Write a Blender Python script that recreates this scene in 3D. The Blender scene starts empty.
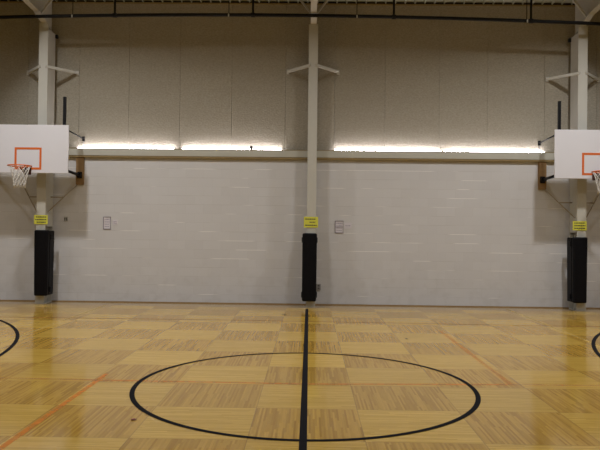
import bpy, bmesh, math, random
from mathutils import Vector, Matrix
random.seed(7)
S = bpy.context.scene
COL = S.collection
R = math.radians

# ------------------------------------------------------------------ materials
class NT:
    def __init__(self, name):
        self.m = bpy.data.materials.new(name); self.m.use_nodes = True
        self.t = self.m.node_tree; self.t.nodes.clear()
        self.out = self.n('ShaderNodeOutputMaterial')
        self.b = self.n('ShaderNodeBsdfPrincipled')
        self.l(self.b.outputs[0], self.out.inputs[0])
    def n(self, ty, **kw):
        o = self.t.nodes.new(ty)
        for k, v in kw.items(): setattr(o, k, v)
        return o
    def l(self, a, b): self.t.links.new(a, b)
    def put(self, sock, v):
        if hasattr(v, 'links'): self.l(v, sock)
        else: sock.default_value = v
    def math(self, op, a, b=0.0, c=0.0):
        o = self.n('ShaderNodeMath', operation=op)
        self.put(o.inputs[0], a); self.put(o.inputs[1], b)
        if op in ('MULTIPLY_ADD', 'COMPARE'): self.put(o.inputs[2], c)
        return o.outputs[0]
    def mix(self, f, a, b, mode='MIX'):
        o = self.n('ShaderNodeMix', data_type='RGBA', blend_type=mode)
        self.put(o.inputs[0], f); self.put(o.inputs[6], a); self.put(o.inputs[7], b)
        return o.outputs[2]
    def pos(self):
        g = self.n('ShaderNodeNewGeometry'); s = self.n('ShaderNodeSeparateXYZ')
        self.l(g.outputs['Position'], s.inputs[0]); return g.outputs['Position'], s.outputs
    def xyz(self, x, y, z):
        o = self.n('ShaderNodeCombineXYZ')
        for i, v in enumerate((x, y, z)): self.put(o.inputs[i], v)
        return o.outputs[0]
    def noise(self, vec, scale, detail=2.0):
        o = self.n('ShaderNodeTexNoise'); o.inputs['Scale'].default_value = scale
        o.inputs['Detail'].default_value = detail; self.l(vec, o.inputs['Vector']); return o.outputs['Fac']
    def ramp(self, v, a, b, lo=0.0, hi=1.0):
        o = self.n('ShaderNodeMapRange')
        self.put(o.inputs[0], v); o.inputs[1].default_value = a; o.inputs[2].default_value = b
        o.inputs[3].default_value = lo; o.inputs[4].default_value = hi; return o.outputs[0]
    def bump(self, h, strength, dist):
        o = self.n('ShaderNodeBump'); o.inputs['Strength'].default_value = strength
        o.inputs['Distance'].default_value = dist; self.l(h, o.inputs['Height'])
        self.l(o.outputs[0], self.b.inputs['Normal'])

def c4(c): return (c[0], c[1], c[2], 1.0)

def plain(name, col, rough=.5, metal=0.0, var=.08, scale=9.0, ior=1.5):
    k = NT(name); p, _ = k.pos()
    f = k.noise(p, scale, 3)
    d = tuple(x*(1-var) for x in col); e = tuple(min(1, x*(1+var)) for x in col)
    k.put(k.b.inputs['Base Color'], k.mix(f, c4(d), c4(e)))
    k.b.inputs['Roughness'].default_value = rough; k.b.inputs['Metallic'].default_value = metal; k.b.inputs['IOR'].default_value = ior
    return k.m

def block_mat():
    k = NT('painted_block'); p, s = k.pos()
    g = k.n('ShaderNodeNewGeometry'); sn = k.n('ShaderNodeSeparateXYZ'); k.l(g.outputs['Normal'], sn.inputs[0])
    side = k.math('GREATER_THAN', k.math('ABSOLUTE', sn.outputs[0]), .5)
    u = k.math('ADD', k.math('MULTIPLY', s[0], k.math('SUBTRACT', 1.0, side)), k.math('MULTIPLY', s[1], side))
    u = k.math('ADD', u, 40.0)
    br = k.n('ShaderNodeTexBrick', offset=.5)
    k.l(k.xyz(u, s[2], 0.0), br.inputs['Vector'])
    br.inputs['Scale'].default_value = 1.0; br.inputs['Mortar Size'].default_value = .0035
    br.inputs['Mortar Smooth'].default_value = .3; br.inputs['Mortar'].default_value = (.53, .52, .512, 1)
    br.inputs['Brick Width'].default_value = .4064; br.inputs['Row Height'].default_value = .2032
    br.inputs['Color1'].default_value = (.56, .55, .548, 1); br.inputs['Color2'].default_value = (.585, .577, .576, 1)
    big = k.noise(p, .9, 3)
    base = k.mix(k.math('MULTIPLY', big, .25), br.outputs['Color'], (.50, .485, .465, 1))
    # paint fills most of the vertical joints; only bed joints read clearly, unevenly
    row = k.math('FRACT', k.math('DIVIDE', s[2], .2032))
    bed = k.math('LESS_THAN', k.math('MINIMUM', row, k.math('SUBTRACT', 1.0, row)), .028)
    patch = k.ramp(k.noise(k.xyz(k.math('MULTIPLY', u, .8), k.math('MULTIPLY', s[2], 2.5), 0.0), 1.3, 2), .46, .60)
    bed_highlight = k.ramp(k.noise(k.xyz(k.math('MULTIPLY', u, 1.1), k.math('MULTIPLY', s[2], 4.0), 7.0), 1.1, 1), .57, .64)
    base = k.mix(k.math('MULTIPLY', k.math('MULTIPLY', bed, patch), .26), base, (.33, .31, .28, 1))
    base = k.mix(k.math('MULTIPLY', k.math('MULTIPLY', bed, bed_highlight), .75), base, (.86, .84, .80, 1))  # bright highlights along some bed joints, painted into the colour
    # scuffs low on the wall
    low = k.ramp(s[2], .10, 1.3, .22, 0.0)
    scuff = k.ramp(k.noise(k.xyz(k.math('MULTIPLY', u, 1.0), k.math('MULTIPLY', s[2], 1.0), 3.0), 5.0, 5), .5, .75)
    base = k.mix(k.math('MULTIPLY', low, scuff), base, (.30, .27, .23, 1))
    k.put(k.b.inputs['Base Color'], base)
    k.b.inputs['Roughness'].default_value = .55
    h = k.math('ADD', k.math('MULTIPLY', br.outputs['Fac'], -.6), k.math('MULTIPLY', k.noise(p, 60, 3), .25))
    k.bump(h, .35, .004)
    return k.m

def panel_mat():
    k = NT('wood_fibre_panel'); p, s = k.pos()
    st = k.noise(k.xyz(k.math('MULTIPLY', s[0], 1.0), s[1], k.math('MULTIPLY', s[2], 1.6)), 24, 4)
    sp = k.ramp(k.noise(p, 75, 2), .35, .65)
    a = k.mix(k.ramp(st, .3, .7), (.275, .245, .185, 1), (.385, .350, .275, 1))
    a = k.mix(k.math('MULTIPLY', sp, .30), a, (.22, .193, .155, 1))
    # faint horizontal water bands and blotches
    bd = k.ramp(k.noise(k.xyz(k.math('MULTIPLY', s[0], .25), 0.0, k.math('MULTIPLY', s[2], 2.2)), 1.2, 3), .45, .7)
    a = k.mix(k.math('MULTIPLY', bd, .2), a, (.245, .213, .165, 1))
    oi = k.n('ShaderNodeObjectInfo')
    a = k.mix(k.ramp(oi.outputs['Random'], 0, 1, 0.0, .12), a, (.26, .23, .18, 1))
    k.put(k.b.inputs['Base Color'], a); k.b.inputs['Roughness'].default_value = .9
    k.bump(st, .6, .01)
    return k.m

TX0, TX, TY0, TY = -.475, .94, -7.486, .91
def floor_mat():
    k = NT('parquet'); p, s = k.pos()
    u = k.math('DIVIDE', k.math('SUBTRACT', s[0], TX0), TX); v = k.math('DIVIDE', k.math('SUBTRACT', s[1], TY0), TY)
    iu, iv = k.math('FLOOR', u), k.math('FLOOR', v); fu, fv = k.math('FRACT', u), k.math('FRACT', v)
    # the tile at iu=0, iv=-1 runs its fingers along X
    chk = k.math('FLOORED_MODULO', k.math('ADD', iu, iv), 2.0)         # 1 : along X
    def sel(a, b): return k.math('ADD', k.math('MULTIPLY', chk, a), k.math('MULTIPLY', k.math('SUBTRACT', 1.0, chk), b))
    across = sel(fv, fu); along = sel(fu, fv)
    NS = 52.0
    si = k.math('FLOOR', k.math('MULTIPLY', across, NS))
    wn0 = k.n('ShaderNodeTexWhiteNoise', noise_dimensions='3D')
    k.l(k.xyz(iu, iv, si), wn0.inputs['Vector'])
    shift = k.math('MULTIPLY', wn0.outputs['Value'], 1.0)
    li = k.math('FLOOR', k.math('ADD', k.math('MULTIPLY', along, 1.7), shift))
    wn = k.n('ShaderNodeTexWhiteNoise', noise_dimensions='4D')
    k.l(k.xyz(iu, iv, si), wn.inputs['Vector']); k.l(k.math('ADD', li, .5), wn.inputs['W'])
    r = wn.outputs['Value']
    wt = k.n('ShaderNodeTexWhiteNoise', noise_dimensions='2D'); k.l(k.xyz(iu, iv, 0.0), wt.inputs['Vector'])
    light = k.mix(r, (.50, .306, .044, 1), (.68, .434, .086, 1))
    dark = k.mix(r, (.35, .190, .024, 1), (.56, .332, .054, 1))
    base = k.mix(chk, dark, light)  # lighter and darker squares put the grain's view-dependent sheen into the colour
    base = k.mix(k.math('MULTIPLY', wt.outputs['Value'], .28), base, (.335, .205, .045, 1))
    grain = k.noise(k.xyz(sel(k.math('MULTIPLY', s[0], .08), s[0]), sel(s[1], k.math('MULTIPLY', s[1], .08)), 0.0), 90, 3)
    base = k.mix(k.ramp(grain, .35, .75, 0.0, .28), base, (.24, .14, .045, 1))
    # joints between squares
    eu = k.math('MINIMUM', fu, k.math('SUBTRACT', 1.0, fu)); ev = k.math('MINIMUM', fv, k.math('SUBTRACT', 1.0, fv))
    j = k.math('LESS_THAN', k.math('MINIMUM', eu, ev), .004)
    base = k.mix(k.math('MULTIPLY', j, .45), base, (.13, .075, .03, 1))
    # plain boards run along the wall outside the parquet
    edge = k.math('GREATER_THAN', s[1], -.58)
    bi = k.math('FLOOR', k.math('MULTIPLY', s[1], 14.0))
    wb = k.n('ShaderNodeTexWhiteNoise', noise_dimensions='2D')
    k.l(k.xyz(k.math('FLOOR', k.math('ADD', k.math('MULTIPLY', s[0], .5), k.math('MULTIPLY', bi, .37))), bi, 0.0), wb.inputs['Vector'])
    base = k.mix(edge, base, k.mix(wb.outputs['Value'], (.27, .165, .06, 1), (.38, .25, .10, 1)))
    ej = k.math('LESS_THAN', k.math('ABSOLUTE', k.math('ADD', s[1], .58)), .012)
    base = k.mix(k.math('MULTIPLY', ej, .6), base, (.10, .06, .03, 1))
    k.put(k.b.inputs['Base Color'], base)
    rr = k.ramp(k.noise(p, 2.0, 4), .3, .7, .09, .14)
    k.put(k.b.inputs['Roughness'], rr)
    k.b.inputs['IOR'].default_value = 1.47
    w = k.noise(p, 3.5, 2); k.bump(w, .05, .01)
    return k.m

def paint_line(name, col, wear):
    k = NT(name); p, s = k.pos()
    k.b.inputs['Base Color'].default_value = c4(col); k.b.inputs['Roughness'].default_value = .22; k.b.inputs['IOR'].default_value = 1.3; k.b.inputs['Specular IOR Level'].default_value = .0
    if wear > 0:
        tr = k.n('ShaderNodeBsdfTransparent'); mx = k.n('ShaderNodeMixShader')
        f = k.ramp(k.noise(p, 7, 4), .30, .62, 1.0 - wear*.55, 1.0 - wear)
        k.l(f, mx.inputs[0]); k.l(tr.outputs[0], mx.inputs[1]); k.l(k.b.outputs[0], mx.inputs[2])
        k.l(mx.outputs[0], k.out.inputs[0])
    return k.m

def emit_mat(name, col, st):
    k = NT(name); p, _ = k.pos()
    k.b.inputs['Base Color'].default_value = (.8, .8, .8, 1)
    k.b.inputs['Emission Color'].default_value = c4(col); k.b.inputs['Emission Strength'].default_value = st
    return k.m

M = dict(
    block=block_mat(), panel=panel_mat(), floor=floor_mat(),
    white=plain('white_steel_paint', (.47, .455, .40), .45, 0, .05, 5),
    ledge=plain('ledge_paint', (.46, .45, .385), .5, 0, .05, 3),
    brown=plain('brown_wood_trim', (.25, .18, .075), .6, 0, .2, 6),
    wood=plain('mount_wood', (.23, .135, .05), .6, 0, .2, 12),
    black=plain('black_steel', (.007, .007, .008), .5, 0, .2, 9, 1.25),
    vinyl=plain('black_vinyl', (.004, .004, .0055), .5, 0, .2, 6, 1.22),
    board=plain('backboard_white', (.66, .645, .665), .4, 0, .03, 2),
    orange=plain('orange_steel', (.62, .13, .02), .4, 0, .06, 9),
    dark_red=plain('rim_bracket_dark', (.07, .022, .02), .5, 0, .2, 9),
    net=plain('white_cord', (.66, .64, .60), .9, 0, .1, 60),
    tan=plain('tan_tube_paint', (.30, .25, .17), .5, 0, .1, 9),
    yellow=plain('yellow_card', (.60, .58, .06), .6, 0, .06, 20),
    ink=plain('printed_ink', (.05, .05, .04), .7, 0, .1, 30),
    purple=plain('purple_ink', (.17, .13, .24), .7, 0, .1, 30),
    paper=plain('white_paper', (.62, .59, .62), .7, 0, .04, 20),
    dframe=plain('grey_frame', (.20, .175, .22), .5, 0, .1, 20),
    grey=plain('grey_metal', (.30, .29, .28), .5, .2, .1, 12),
    dgrey=plain('dark_grey_plastic', (.10, .095, .09), .5, 0, .1, 20),
    deck=plain('roof_deck_paint', (.36, .37, .30), .55, 0, .06, 3),
    gap_dark=plain('gap_shade_black', (.02, .018, .015), .9, 0, .2, 5),
    tube=emit_mat('fluorescent_tube', (.97, .92, 1.0), 30.0),
    line_black=paint_line('black_floor_paint', (.018, .017, .018), 0),
    line_orange=paint_line('orange_floor_paint', (.72, .25, .055), .6),
    line_faint=paint_line('faint_orange_floor_paint', (.66, .24, .06), .86),
    line_seam=paint_line('dark_red_floor_paint', (.18, .06, .03), .25),
    line_yellow=paint_line('yellow_floor_paint', (.58, .43, .15), .78),
    leaf=plain('leaf_brown', (.20, .045, .02), .8, 0, .2, 60),
    base=plain('wood_quarter_round', (.27, .17, .07), .6, 0, .15, 9),
)

# ------------------------------------------------------------------ mesh helpers (world coordinates)
def box(bm, x0, x1, y0, y1, z0, z1, bev=0.0, seg=2):
    vs = [bm.verts.new((x, y, z)) for z in (z0, z1) for y in (y0, y1) for x in (x0, x1)]
    idx = ((0, 2, 3, 1), (4, 5, 7, 6), (0, 1, 5, 4), (2, 6, 7, 3), (0, 4, 6, 2), (1, 3, 7, 5))
    fs = [bm.faces.new([vs[i] for i in q]) for q in idx]
    if bev > 0:
        es = list({e for f in fs for e in f.edges})
        bmesh.ops.bevel(bm, geom=es, offset=bev, segments=seg, affect='EDGES', profile=.5)

def tube(bm, pts, r, n=8, closed=False, cap=True):
    pts = [Vector(p) for p in pts]; N = len(pts); rings = []
    up = None
    for i, p in enumerate(pts):
        a = pts[(i-1) % N] if (closed or i > 0) else p
        b = pts[(i+1) % N] if (closed or i < N-1) else p
        t = (b - a).normalized()
        if up is None or abs(up.dot(t)) > .98:
            up = Vector((0, 0, 1)) if abs(t.z) < .9 else Vector((0, 1, 0))
        x = up.cross(t).normalized(); y = t.cross(x).normalized(); up = y
        rings.append([bm.verts.new(p + (x*math.cos(2*math.pi*k/n) + y*math.sin(2*math.pi*k/n))*r) for k in range(n)])
    m = N if closed else N-1
    for i in range(m):
        A, B = rings[i], rings[(i+1) % N]
        for k in range(n):
            f = bm.faces.new((A[k], A[(k+1) % n], B[(k+1) % n], B[k])); f.smooth = True
    if cap and not closed:
        bm.faces.new(list(reversed(rings[0]))); bm.faces.new(rings[-1])

def bar(bm, a, b, w, h, side=None):
    """rectangular bar from a to b; w across `side`, h across the other way"""
    a, b = Vector(a), Vector(b); t = (b-a).normalized()
    s = Vector(side) if side else (Vector((0, 0, 1)).cross(t) if abs(t.z) < .95 else Vector((1, 0, 0)))
    s = (s - t*s.dot(t)).normalized(); q = t.cross(s)
    vs = [bm.verts.new(p + s*i*w/2 + q*j*h/2) for p in (a, b) for i, j in ((-1, -1), (1, -1), (1, 1), (-1, 1))]
    for f in ((3, 2, 1, 0), (4, 5, 6, 7), (0, 1, 5, 4), (1, 2, 6, 5), (2, 3, 7, 6), (3, 0, 4, 7)):
        bm.faces.new([vs[i] for i in f])

def strip(bm, pts, w, z):
    """flat painted line on the floor"""
    P = [Vector((p[0], p[1])) for p in pts]; L = []; N = len(P)
    closed = (P[0]-P[-1]).length < 1e-6
    for i, p in enumerate(P):
        a = P[i-1] if i > 0 else (P[-2] if closed else p); b = P[i+1] if i < N-1 else (P[1] if closed else p)
        t = (b-a).normalized(); nn = Vector((-t.y, t.x))
        L.append((p+nn*w/2, p-nn*w/2))
    V = [(bm.verts.new((a.x, a.y, z)), bm.verts.new((b.x, b.y, z))) for a, b in L]
    for i in range(N-1):
        bm.faces.new((V[i][0], V[i][1], V[i+1][1], V[i+1][0]))

def new(): return bmesh.new()
ORG = {}
def link(name, bm, mat, parent=None, org=None):
    o0 = Vector(org) if org is not None else (ORG[parent.name] if parent else Vector((0, 0, 0)))
    bmesh.ops.recalc_face_normals(bm, faces=bm.faces[:])
    bmesh.ops.translate(bm, verts=bm.verts[:], vec=-o0)
    me = bpy.data.meshes.new(name); bm.to_mesh(me); bm.free()
    me.materials.append(mat)
    o = bpy.data.objects.new(name, me); COL.objects.link(o)
    if parent: o.parent = parent
    else: o.location = o0
    ORG[o.name] = o0
    return o

def tag(o, label, cat, group=None):
    o['label'] = label; o['category'] = cat
    if group: o['group'] = group
    return o

def thing(name, loc, label, cat, group=None):
    o = bpy.data.objects.new(name, None); COL.objects.link(o); o.location = loc
    o.empty_display_size = .1; ORG[o.name] = Vector(loc)
    return tag(o, label, cat, group)

def struct(o): o['kind'] = 'structure'; return o

# ------------------------------------------------------------------ room shell
XW = 13.2; YF = -15.3; ZE = 6.885; SL = .2
bm = new(); box(bm, -XW, XW, YF, 0, -.15, 0)
floor = struct(link('floor', bm, M['floor']))

bm = new(); box(bm, -XW, XW, 0, .2, 0, 3.40); box(bm, -XW, XW, .12, .2, 3.40, 7.2)
wall_back = struct(link('wall_back', bm, M['block']))
bm = new(); box(bm, -XW, XW, YF-.2, YF, 0, 7.2); wf = struct(link('wall_front', bm, M['block']))
bm = new(); box(bm, -XW, XW, YF, YF+.05, 3.4, 6.8); link('panel_cladding', bm, M['panel'], wf)
for nm, s in (('wall_left', -1), ('wall_right', 1)):
    bm = new(); a, b = sorted((s*XW, s*(XW+.2))); 
    prof = [(YF, 0), (.2, 0), (.2, 6.9), (YF/2, 8.6), (YF, 6.9)]
    A = [bm.verts.new((a, y, z)) for y, z in prof]; B = [bm.verts.new((b, y, z)) for y, z in prof]
    bm.faces.new(A); bm.faces.new(B[::-1])
    for i in range(5): bm.faces.new((A[i], A[(i+1) % 5], B[(i+1) % 5], B[i]))
    ws = struct(link(nm, bm, M['block']))
    bm = new(); a, b = sorted((s*XW, s*(XW-.05))); box(bm, a, b, YF+.06, -.1, 3.4, 6.8); link('panel_cladding', bm, M['panel'], ws)

# near-black sheet behind the open deck flutes, painting in the shade inside them
bm = new(); box(bm, -XW, XW, .09, .119, 6.75, 7.02); link('flute_shade', bm, M['gap_dark'], wall_back)

# wood fibre acoustic panels, 4 ft wide, each a part of the wall
seams = [-5.86-.62, -5.30, -4.155, -2.985, -1.80, -.575, .545, 1.69, 2.92, 4.01, 5.29, 6.46]
while seams[0] > -XW+1.2: seams.insert(0, seams[0]-1.19)
while seams[-1] < XW-1.2: seams.append(seams[-1]+1.19)
seams = [-XW] + seams + [XW]
for a, b in zip(seams[:-1], seams[1:]):
    bm = new(); box(bm, a+.0015, b-.0015, .05, .10, 3.44, 6.845, .004, 1)
    link('acoustic_panel', bm, M['panel'], wall_back)
# top angle over the panels
bm = new(); box(bm, -XW, XW, .035, .09, 6.82, 6.853); link('top_angle', bm, M['brown'], wall_back)

# ledge (painted channel) with a brown strip below; its trough carries the strip lights
bm = new()
box(bm, -XW, XW, -.08, .05, 3.328, 3.41); box(bm, -XW, XW, -.08, -.058, 3.41, 3.478)
t1 = struct(link('trim_1', bm, M['ledge']))
bm = new(); box(bm, -XW, XW, -.084, -.056, 3.478, 3.492); link('top_edge', bm, M['brown'], t1)
bm = new(); box(bm, -XW, XW, -.07, 0, 3.285, 3.328); struct(link('trim_2', bm, M['brown']))
bm = new(); box(bm, -XW, XW, -.018, 0, 0, .022); struct(link('baseboard_back', bm, M['base']))

# ribbed steel roof deck rising to a ridge
def deck(bm, y0, z0, y1, z1):
    pitch = .222; prof = []
    x = -XW
    while x < XW:
        prof += [(x, 0), (x+.022, 0), (x+.032, .042), (x+pitch-.012, .042)]
        x += pitch
    A = [bm.verts.new((px, y0, z0+pz)) for px, pz in prof]; B = [bm.verts.new((px, y1, z1+pz)) for px, pz in prof]
    for i in range(len(prof)-1): bm.faces.new((A[i], A[i+1], B[i+1], B[i]))
bm = new(); ym = YF/2
deck(bm, .085, ZE-.017, ym, ZE-SL*ym); deck(bm, ym, ZE-SL*ym, YF-.085, ZE-.017)
ceiling = struct(link('ceiling', bm, M['deck']))
bm = new(); box(bm, -XW, XW, .085, .2, 7.0, 7.2)
link('eave_cover', bm, M['gap_dark'], ceiling)
def deckz(y): return ZE - SL*y if y > ym else ZE + SL*(y-YF)

# ------------------------------------------------------------------ floor markings (painted, parts of the floor)
def mark(name, pts, w, mat, z):
    bm = new(); strip(bm, pts, w, z); return link(name, bm, M[mat], floor)
def arc(cx, cy, r, a0, a1, n=96): return [(cx+r*math.cos(R(a0+(a1-a0)*i/n)), cy+r*math.sin(R(a0+(a1-a0)*i/n))) for i in range(n+1)]
CX, CY = -.03, -7.498
mark('red_line', [(-7.5, -2.62), (-1, -2.62), (4, -2.80), (7.5, -2.8)], .035, 'line_seam', .0010)
mark('yellow_line', [(-4.42, -.6), (-4.42, -6.0)], .045, 'line_yellow', .0012)
mark('yellow_line', [(4.36, -.3), (4.36, -6.0)], .045, 'line_yellow', .0012)
mark('orange_line', [(-2.30, -7.1), (-2.31, -13.5)], .055, 'line_orange', .0016)
mark('orange_line', [(2.24, -3.6), (2.24, -7.3)], .055, 'line_faint', .0016)
mark('orange_line', [(-2.5, -7.40), (-.03, -7.44), (2.2, -7.33)], .04, 'line_orange', .0020)
mark('orange_line', [(2.2, -7.33), (4.6, -7.28)], .05, 'line_faint', .0020)
mark('orange_line', [(-2.3, -7.40), (-6.5, -7.30)], .05, 'line_faint', .0020)
mark('center_circle', arc(CX, CY, 1.80, 0, 360, 160), .051, 'line_black', .0028)
mark('three_point_arc', arc(-10.05, -7.2, 6.14, -85, 85), .055, 'line_black', .0028)
mark('three_point_arc', arc(10.10, -7.2, 6.31, 95, 265), .055, 'line_black', .0028)
mark('center_line', [(-.03, -.82), (-.03, -14.6)], .062, 'line_black', .0034)

# ------------------------------------------------------------------ steel frames
def frame(x, label, za=5.26):
    t = thing('steel_frame', (x, -.25, 0), label, 'steel frame', 'white steel frames standing along the block wall')
    yf, yb, w = -.5, -.095, .10
    zf, zb = 6.20, 6.06
    # column: front flange, web, back flange
    bm = new()
    box(bm, x-w, x+w, yf, yf+.014, 0, zf); box(bm, x-w, x+w, yb-.014, yb, 0, zb)
    box(bm, x-.006, x+.006, yf+.014, yb-.014, 0, zb)
    # base plate
    box(bm, x-.10, x+.10, yf-.005, yb+.005, 0.0, .010)
    for s in (-1, 1):
        a, b = sorted((x+s*w, x+s*(w-.008))); box(bm, a, b, yf+.014, yb-.014, 1.7, zb)
    link('column', bm, M['white'], t)
    # rafter: bottom flange, web, top flange
    bot = [(yb, zb-.02), (yf-.02, zf+.02), (-.9, 6.325), (-1.5, 6.37), (-3.2, 6.72), (ym, 7.83)]
    bm = new()
    for (a, zl), (b, zb_) in zip(bot[:-1], bot[1:]):
        bar(bm, (x, a, zl), (x, b, zb_), .13, .016, (1, 0, 0))
        ta, tb = deckz(a)-.05, deckz(b)-.05
        bar(bm, (x, a, ta), (x, b, tb), .19, .016, (1, 0, 0))
        v = [bm.verts.new((x+sx, yy, zz)) for sx in (-.006, .006) for yy, zz in ((a, zl), (b, zb_), (b, tb), (a, ta))]
        for f in ((0, 1, 2, 3), (7, 6, 5, 4), (0, 4, 5, 1), (2, 6, 7, 3), (1, 5, 6, 2), (0, 3, 7, 4)):
            bm.faces.new([v[i] for i in f])
    # rear half of the frame span
    bar(bm, (x, ym, 7.83), (x, YF+.1, 6.3), .19, .016, (1, 0, 0))
    bar(bm, (x, ym, deckz(ym)-.05), (x, YF+.1, deckz(YF+.1)-.05), .19, .016, (1, 0, 0))
    link('rafter', bm, M['white'], t)
    if abs(x) > 1:
        q = x + (.125 if x < 0 else -.125); bm = new(); box(bm, q-.03, q+.03, -.12, -.06, 5.97, 6.05, .006, 1); link('conduit_clip', bm, M['black'], t)
    # wall arms
    for s in (-1, 1):
        bm = new()
        bar(bm, (x+s*.05, yf-.005, za+.005), (x+s*.57, .04, za-.005), .055, .055)
        box(bm, x+s*.57-.03, x+s*.57+.03, .02, .05, za-.06, za+.04)
        link('wall_arm', bm, M['white'], t)
    # flange braces up to the deck
    for s in (-1, 1):
        bm = new(); bar(bm, (x+s*.02, -.75, 6.295), (x+s*.60, -.75, deckz(-.75)+.005), .04, .04, (0, 1, 0))
        link('flange_brace', bm, M['white'], t)
    return t

XC = (-5.905, .045, 5.915)
frame(XC[0], 'white steel column and rafter behind the hoop whose whole net shows, left of the wall', 5.225)
frame(XC[1], 'white steel column and rafter at mid wall, at the end of the black centre line', 5.295)
frame(XC[2], 'white steel column and rafter behind the cut-off hoop at the right edge', 5.17)

# ------------------------------------------------------------------ wall pads, signs
def wall_pad(x, z0, z1, side, label, taper=.0):
    t = thing('wall_pad', (x, -.5, z0), label, 'wall pad', 'black vinyl pads strapped round the columns')
    bm = new()
    box(bm, x-.155, x+.155, -.625, -.515, z0, z1, .03, 3)
    for s in (-1, 1):
        a, b = sorted((x+s*.105, x+s*.16)); box(bm, a, b, -.525, -.27, z0+.01, z1-.01, .02, 2)
    for v in bm.verts:
        f = (v.co.z-z0)/(z1-z0); v.co.x = x + (v.co.x-x)*(1-taper*(1-f))
    link('cover', bm, M['vinyl'], t)
    for zz in (z0+.13, z1-.15):
        for s in side:
            bm = new()
            a, b = sorted((x+s*.150, x+s*.174)); box(bm, a, b, -.50, -.34, zz-.06, zz+.06, .012, 2)
            link('strap', bm, M['vinyl'], t)
    return t
wall_pad(-5.845, .185, 1.62, (1,), 'black vinyl pad on the column under the left hoop', .08)
wall_pad(.012, .14, 1.62, (-1, 1), 'black vinyl pad on the middle column at the centre line', .02)
wall_pad(5.845, .18, 1.60, (-1,), 'black vinyl pad on the column under the right hoop', .08)

def sign(x, z, w, h, rows, label):
    y = -.508
    t = thing('caution_sign', (x, y, z), label, 'sign', 'yellow signs taped above the pads')
    bm = new(); box(bm, x-w/2, x+w/2, y-.004, y+.004, z-h/2, z+h/2); link('card', bm, M['yellow'], t)
    n = len(rows)
    for i, (a, b) in enumerate(rows):
        bm = new()
        zz = z + h/2 - h*(i+.75)/(n+.5); xx = x - w*a
        while xx < x + w*b - .01:
            e = min(xx + random.uniform(.022, .05), x+w*b)
            box(bm, xx, e, y-.006, y-.0039, zz-.011, zz+.011); xx = e + .008
        link('text_line', bm, M['ink'], t)
sign(-5.90, 1.85, .30, .20, ((.36, .40), (.42, .42), (.30, .36)), 'yellow lettered sign on the column under the left hoop')
sign(.035, 1.86, .31, .235, ((.40, .34), (.10, .30), (.40, .40)), 'yellow lettered sign on the middle column')
sign(5.868, 1.85, .30, .20, ((.40, .40), (.40, .40), (.40, .40)), 'yellow lettered sign on the column under the right hoop')

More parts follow.
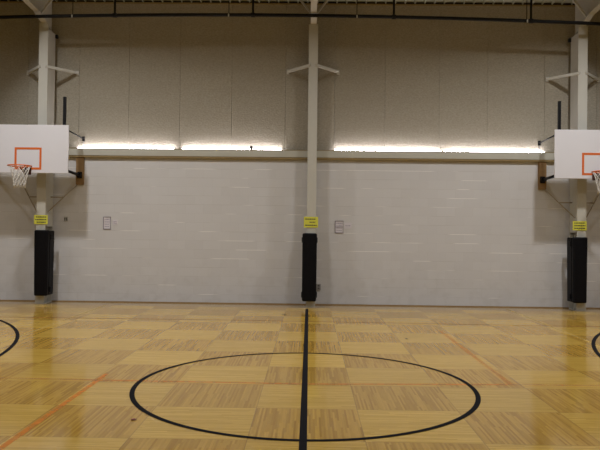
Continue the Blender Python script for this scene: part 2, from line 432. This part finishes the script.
# ------------------------------------------------------------------ basketball hoops
def hoop(cx, colx, label):
    t = thing('basketball_hoop', (cx, -.05, 2.66), label, 'basketball hoop', 'side basketball hoops mounted on the block wall')
    yb = -.90; hw = .862; z0, z1 = 2.838, 3.872
    bm = new(); box(bm, cx-hw, cx+hw, yb, yb+.035, z0, z1, .006, 2)
    board = link('backboard', bm, M['board'], t)
    # orange aiming square: four flat strips
    bm = new(); sw, a, b = .29, 2.912, 3.385; k = .045
    y0, y1 = yb-.003, yb+.001
    box(bm, cx-sw, cx+sw, y0, y1, b-k, b); box(bm, cx-sw, cx+sw, y0, y1, a, a+k)
    box(bm, cx-sw, cx-sw+k, y0, y1, a+k, b-k); box(bm, cx+sw-k, cx+sw, y0, y1, a+k, b-k)
    link('target_square', bm, M['orange'], board)
    # rim with bracket
    rr, rz, ry = .229, 2.952, yb-.15-.229
    bm = new(); tube(bm, [(cx+rr*math.cos(2*math.pi*i/48), ry+rr*math.sin(2*math.pi*i/48), rz) for i in range(48)], .013, 8, True)
    for s in (-1, 1):
        tube(bm, [(cx+s*.09, ry+.21, rz), (cx+s*.07, yb-.01, rz)], .012, 8)
    rim = link('rim', bm, M['orange'], t)
    bm = new(); box(bm, cx-.075, cx+.075, yb-.022, yb-.003, 2.80, 3.0, .004, 1)
    for s in (-1, 1): bar(bm, (cx+s*.06, yb-.02, 2.83), (cx+s*.08, ry+.18, rz-.012), .02, .012)
    box(bm, cx-.08, cx+.08, yb-.12, yb-.02, 2.945, 2.957)
    link('rim_bracket', bm, M['dark_red'], rim)
    # net
    bm = new(); n = 12; lv = 7
    def npt(k, j):
        f = j/(lv-1); rad = .115 + .085*(1-f)**1.8; ang = 2*math.pi*k/n
        return (cx+rad*math.cos(ang), ry+rad*math.sin(ang), rz-.02-.44*f)
    for k in range(n):
        for d in (-.5, .5):
            tube(bm, [npt(k+d*j, j) for j in range(lv)], .0045, 5)
    for k in range(n):
        tube(bm, [npt(k, 0), (cx+rr*math.cos(2*math.pi*k/n), ry+rr*math.sin(2*math.pi*k/n), rz-.012)], .005, 5)
    link('net', bm, M['net'], t)
    # wall plates, arms, upper struts, riser pipes, frame behind the board
    for s in (-1, 1):
        px = cx + s*(.805 if s*cx < 0 else 1.14); ex = cx + s*.80
        bm = new(); box(bm, px-.09, px+.09, -.05, 0, 2.66, 3.283, .006, 1)
        pl = link('wall_plate', bm, M['wood'], t)
        bm = new(); box(bm, px-.055, px+.055, -.06, -.05, 2.80, 2.95)
        tube(bm, [(px, -.06, 2.875), (px+s*.0, -.16, 2.875)], .055, 10)
        link('flange', bm, M['black'], pl)
        bm = new(); tube(bm, [(px, -.10, 2.875), (ex+s*.02, yb+.06, 2.90)], .03, 10); link('mounting_arm', bm, M['black'], t)
        bm = new()
        tube(bm, [(px+s*.045, .045, 3.715), (ex+s*.015, yb+.05, 3.775)], .016, 8)
        box(bm, px+s*.045-.03, px+s*.045+.03, .035, .05, 3.66, 3.77)
        box(bm, ex-.03, ex+.03, yb+.036, yb+.09, 3.73, 3.80)
        link('upper_strut', bm, M['black'], t)
        bm = new(); tube(bm, [(px+s*.045, .044, 3.68), (px+s*.045, .044, 3.50)], .008, 6); link('strut_tail', bm, M['grey'], t)
        bm = new(); qx = cx + s*.74
        box(bm, qx-.028, qx+.028, yb+.06, yb+.11, 2.86, 4.49)
        link('riser_bar', bm, M['black'], t)
    bm = new()
    for z in (2.90, 3.35, 3.77): box(bm, cx-.80, cx+.80, yb+.036, yb+.06, z-.02, z+.02)
    link('board_frame', bm, M['black'], t)
    for s in (-1, 1):
        bm = new(); tube(bm, [(colx+s*.66, -.012, 2.70), (colx+s*.12, -.43, 2.02)], .012, 8)
        link('brace', bm, M['tan'], t)
        bm = new(); tube(bm, [(colx+s*.115, -.27, 2.36), (colx+s*.385, -.23, 2.36)], .014, 8)
        link('cross_bar', bm, M['tan'], t)
    return t
hoop(-6.03, XC[0], 'basketball hoop with white backboard whose rim and whole net show, left end of wall')
hoop(6.03, XC[2], 'basketball hoop with white backboard cut off by the right edge')

# ------------------------------------------------------------------ strip lights in the ledge trough
def cove(x0, x1, label, bracket=None, z=3.496):
    t = thing('strip_light', ((x0+x1)/2, -.015, 3.41), label, 'strip light', 'fluorescent strip lights along the ledge')
    bm = new(); box(bm, x0, x1, -.05, .02, 3.412, 3.485, .004, 1); link('housing', bm, M['grey'], t)
    for xx in (x0+.02, x1-.02):
        bm = new(); box(bm, xx-.015, xx+.015, -.03, .0, 3.485, z+.025); link('lamp_holder', bm, M['white'], t)
    bm = new(); tube(bm, [(x0+.035, -.015, z), (x1-.035, -.015, z)], .019, 10); link('lamp_tube', bm, M['tube'], t)
    if bracket:
        bm = new(); box(bm, bracket-.03, bracket+.03, -.075, -.04, 3.492, 3.575, .004, 1); link('clip', bm, M['black'], t)
cove(-5.32, -3.05, 'lit white strip light at the left end of the ledge, beside the left hoop')
cove(-2.94, -.62, 'lit white strip light left of the middle column, with a small dark clip', -1.33)
cove(.52, 2.98, 'lit white strip light on the ledge just right of the middle column')
cove(2.99, 5.30, 'lit white strip light at the right end of the ledge, beside the right hoop')

# ------------------------------------------------------------------ black pipe hung under the roof
t = thing('hanging_pipe', (0, -.9, 6.1), 'long black pipe hung level under the roof in front of the columns', 'pipe')
def pz(x): return 6.255 - .0027*(x-.1)**2 - .0065*x
bm = new(); tube(bm, [(x*.6, -.9, pz(x*.6)) for x in range(-21, 22)], .036, 10); link('pipe', bm, M['black'], t)
for x in (-4.21, -1.254, 1.746, 4.645):
    bm = new(); tube(bm, [(x, -.9, pz(x)), (x, -.9, deckz(-.9)+.01)], .024, 8); tube(bm, [(x-.04, -.9, pz(x)), (x+.04, -.9, pz(x))], .048, 10)
    link('hanger', bm, M['black'], t)
for x in (-5.115, -1.767, .961, 4.555):
    bm = new(); tube(bm, [(x, -.9, pz(x)), (x, -.9, deckz(-.9)+.01)], .009, 6); h = link('hanger_wire', bm, M['black'], t)
    bm = new(); box(bm, x-.012, x+.012, -.955, -.938, pz(x)-.05, pz(x)+.01); link('wire_clip', bm, M['white'], h)

# ------------------------------------------------------------------ notices and outlets on the block wall
def notice(x0, x1, z0, z1, label, frame=True, split=True, lines=3, ink='purple', cat='notice', group=None, name='framed_notice'):
    t = thing(name, ((x0+x1)/2, 0, z0), label, cat, group)
    bm = new(); box(bm, x0, x1, -.006, .001, z0, z1); link('sheet', bm, M['paper'], t)
    if frame:
        bm = new(); k = .013
        box(bm, x0-k, x1+k, -.014, 0, z1, z1+k); box(bm, x0-k, x1+k, -.014, 0, z0-k, z0)
        box(bm, x0-k, x0, -.014, 0, z0, z1); box(bm, x1, x1+k*.5, -.014, 0, z0, z1)
        if split: box(bm, x0, x1, -.012, -.004, (z0+z1)/2-.005, (z0+z1)/2+.005)
        link('frame', bm, M['dframe'], t)
    for i in range(lines):
        bm = new()
        zz = z1-(z1-z0)*(i+1)/(lines+1); xx = x0+.02; n = 0
        while xx < x1-.03:
            e = min(xx+random.uniform(.012, .035), x1-.015); box(bm, xx, e, -.0085, -.0055, zz-.005, zz+.005); xx = e+.008
        link('text_line', bm, M[ink], t)
notice(-4.672, -4.525, 1.665, 1.925, 'framed white notice on the block wall nearer the left hoop', split=False, lines=4, group='framed notices on the block wall')
notice(.592, .760, 1.640, 1.893, 'framed two-part white notice on the block wall right of the middle column', lines=4, group='framed notices on the block wall')
notice(-4.47, -4.36, 1.76, 1.87, 'small pale slip beside the framed notice nearer the left hoop', frame=False, lines=2, name='paper_slip', cat='paper', group='small slips taped beside the notices')
notice(.79, .955, 1.73, 1.865, 'small pale slip beside the two-part framed notice', frame=False, lines=1, name='paper_slip', cat='paper', group='small slips taped beside the notices')

t = thing('wall_switch', (-5.54, 0, 1.82), 'small switch plate on the wall in the shadow of the left backboard', 'switch')
bm = new(); box(bm, -5.585, -5.495, -.01, 0, 1.815, 1.935, .003, 1); link('plate', bm, M['white'], t)
for dx in (-.022, .022):
    bm = new(); box(bm, -5.54+dx-.012, -5.54+dx+.012, -.022, -.009, 1.84, 1.91, .003, 1); link('switch', bm, M['dgrey'], t)
t = thing('power_outlet', (.225, 0, .34), 'small grey power outlet low on the wall beside the middle pad', 'outlet')
bm = new(); box(bm, .175, .275, -.025, 0, .335, .475, .004, 1); link('box', bm, M['grey'], t)
for z in (.375, .435):
    bm = new(); box(bm, .203, .247, -.029, -.024, z-.02, z+.02, .003, 1); link('socket', bm, M['dgrey'], t)

# ------------------------------------------------------------------ scraps on the floor
def scrap(x, y, r, mat, name, label, cat):
    bm = new(); n = 9; c = bm.verts.new((x, y, .012)); V = []
    for i in range(n):
        a = 2*math.pi*i/n; q = r*random.uniform(.55, 1.15)
        V.append(bm.verts.new((x+q*1.3*math.cos(a), y+q*math.sin(a), .0045+random.uniform(0, .008))))
    for i in range(n): bm.faces.new((c, V[i], V[(i+1) % n]))
    r_ = bmesh.ops.extrude_face_region(bm, geom=bm.faces[:])
    for v in r_['geom']:
        if isinstance(v, bmesh.types.BMVert): v.co.z -= .003
    tag(link(name, bm, M[mat], None, (x, y, 0)), label, cat)
scrap(-1.513, -8.83, .024, 'leaf', 'dry_leaf', 'reddish brown scrap of leaf on the floor left of the circle', 'leaf')
scrap(-.481, -1.78, .03, 'ink', 'dark_scrap', 'tiny dark scrap on the floor near the middle column', 'scrap')
scrap(1.536, -4.43, .022, 'ink', 'dark_scrap', 'tiny dark scrap on the floor beyond the right half of the circle', 'scrap')

# ------------------------------------------------------------------ lights: rows of high-bay lamps under the roof
def lamp(x, y, z, e, size, spread):
    d = bpy.data.lights.new('high_bay', 'AREA'); d.shape = 'DISK'; d.size = size; d.energy = e
    d.color = (.985, .985, 1.0); d.spread = R(spread)
    o = bpy.data.objects.new('high_bay', d); COL.objects.link(o); o.location = (x, y, z)
for x in (-5.55, 5.55): lamp(x, -3.75, 7.25, 122, .36, 145)
for x in (-1.85, 1.85): lamp(x, -3.75, 7.25, 42, .36, 145)
for x in (-9.2, 9.2): lamp(x, -3.75, 7.25, 30, .36, 145)
for x in (-9.2, -3.7, 3.7, 9.2): lamp(x, -7.65, 7.7, 48, .28, 160)
for x in (-5.5, 0, 5.5): lamp(x, -11.6, 7.25, 46, .28, 160)
w = bpy.data.worlds.new('World'); S.world = w; w.use_nodes = True
w.node_tree.nodes['Background'].inputs[0].default_value = (.5, .5, .5, 1)
w.node_tree.nodes['Background'].inputs[1].default_value = .02

# ------------------------------------------------------------------ camera
cd = bpy.data.cameras.new('camera'); cam = bpy.data.objects.new('camera', cd); COL.objects.link(cam)
cd.sensor_fit = 'HORIZONTAL'; cd.sensor_width = 36.0; cd.lens = 633.14/600*36.0; cd.clip_start = .05
yw, pt, rl = R(.8426), R(.5607), R(.6642)
fw = Vector((-math.sin(yw)*math.cos(pt), math.cos(yw)*math.cos(pt), math.sin(pt)))
rt = Vector((math.cos(yw), math.sin(yw), 0)); up = rt.cross(fw)
# roll: the picture is turned clockwise
r2 = rt*math.cos(rl) + up*math.sin(rl); u2 = up*math.cos(rl) - rt*math.sin(rl)
mw = Matrix((r2, u2, -fw)).transposed().to_4x4(); mw.translation = Vector((0, -14.3367, 1.6605))
cam.matrix_world = mw
S.camera = cam
S.view_settings.view_transform = 'Standard'; S.view_settings.look = 'None'
S.view_settings.gamma = 1.0; S.view_settings.use_curve_mapping = False
S.view_settings.exposure = 0.42
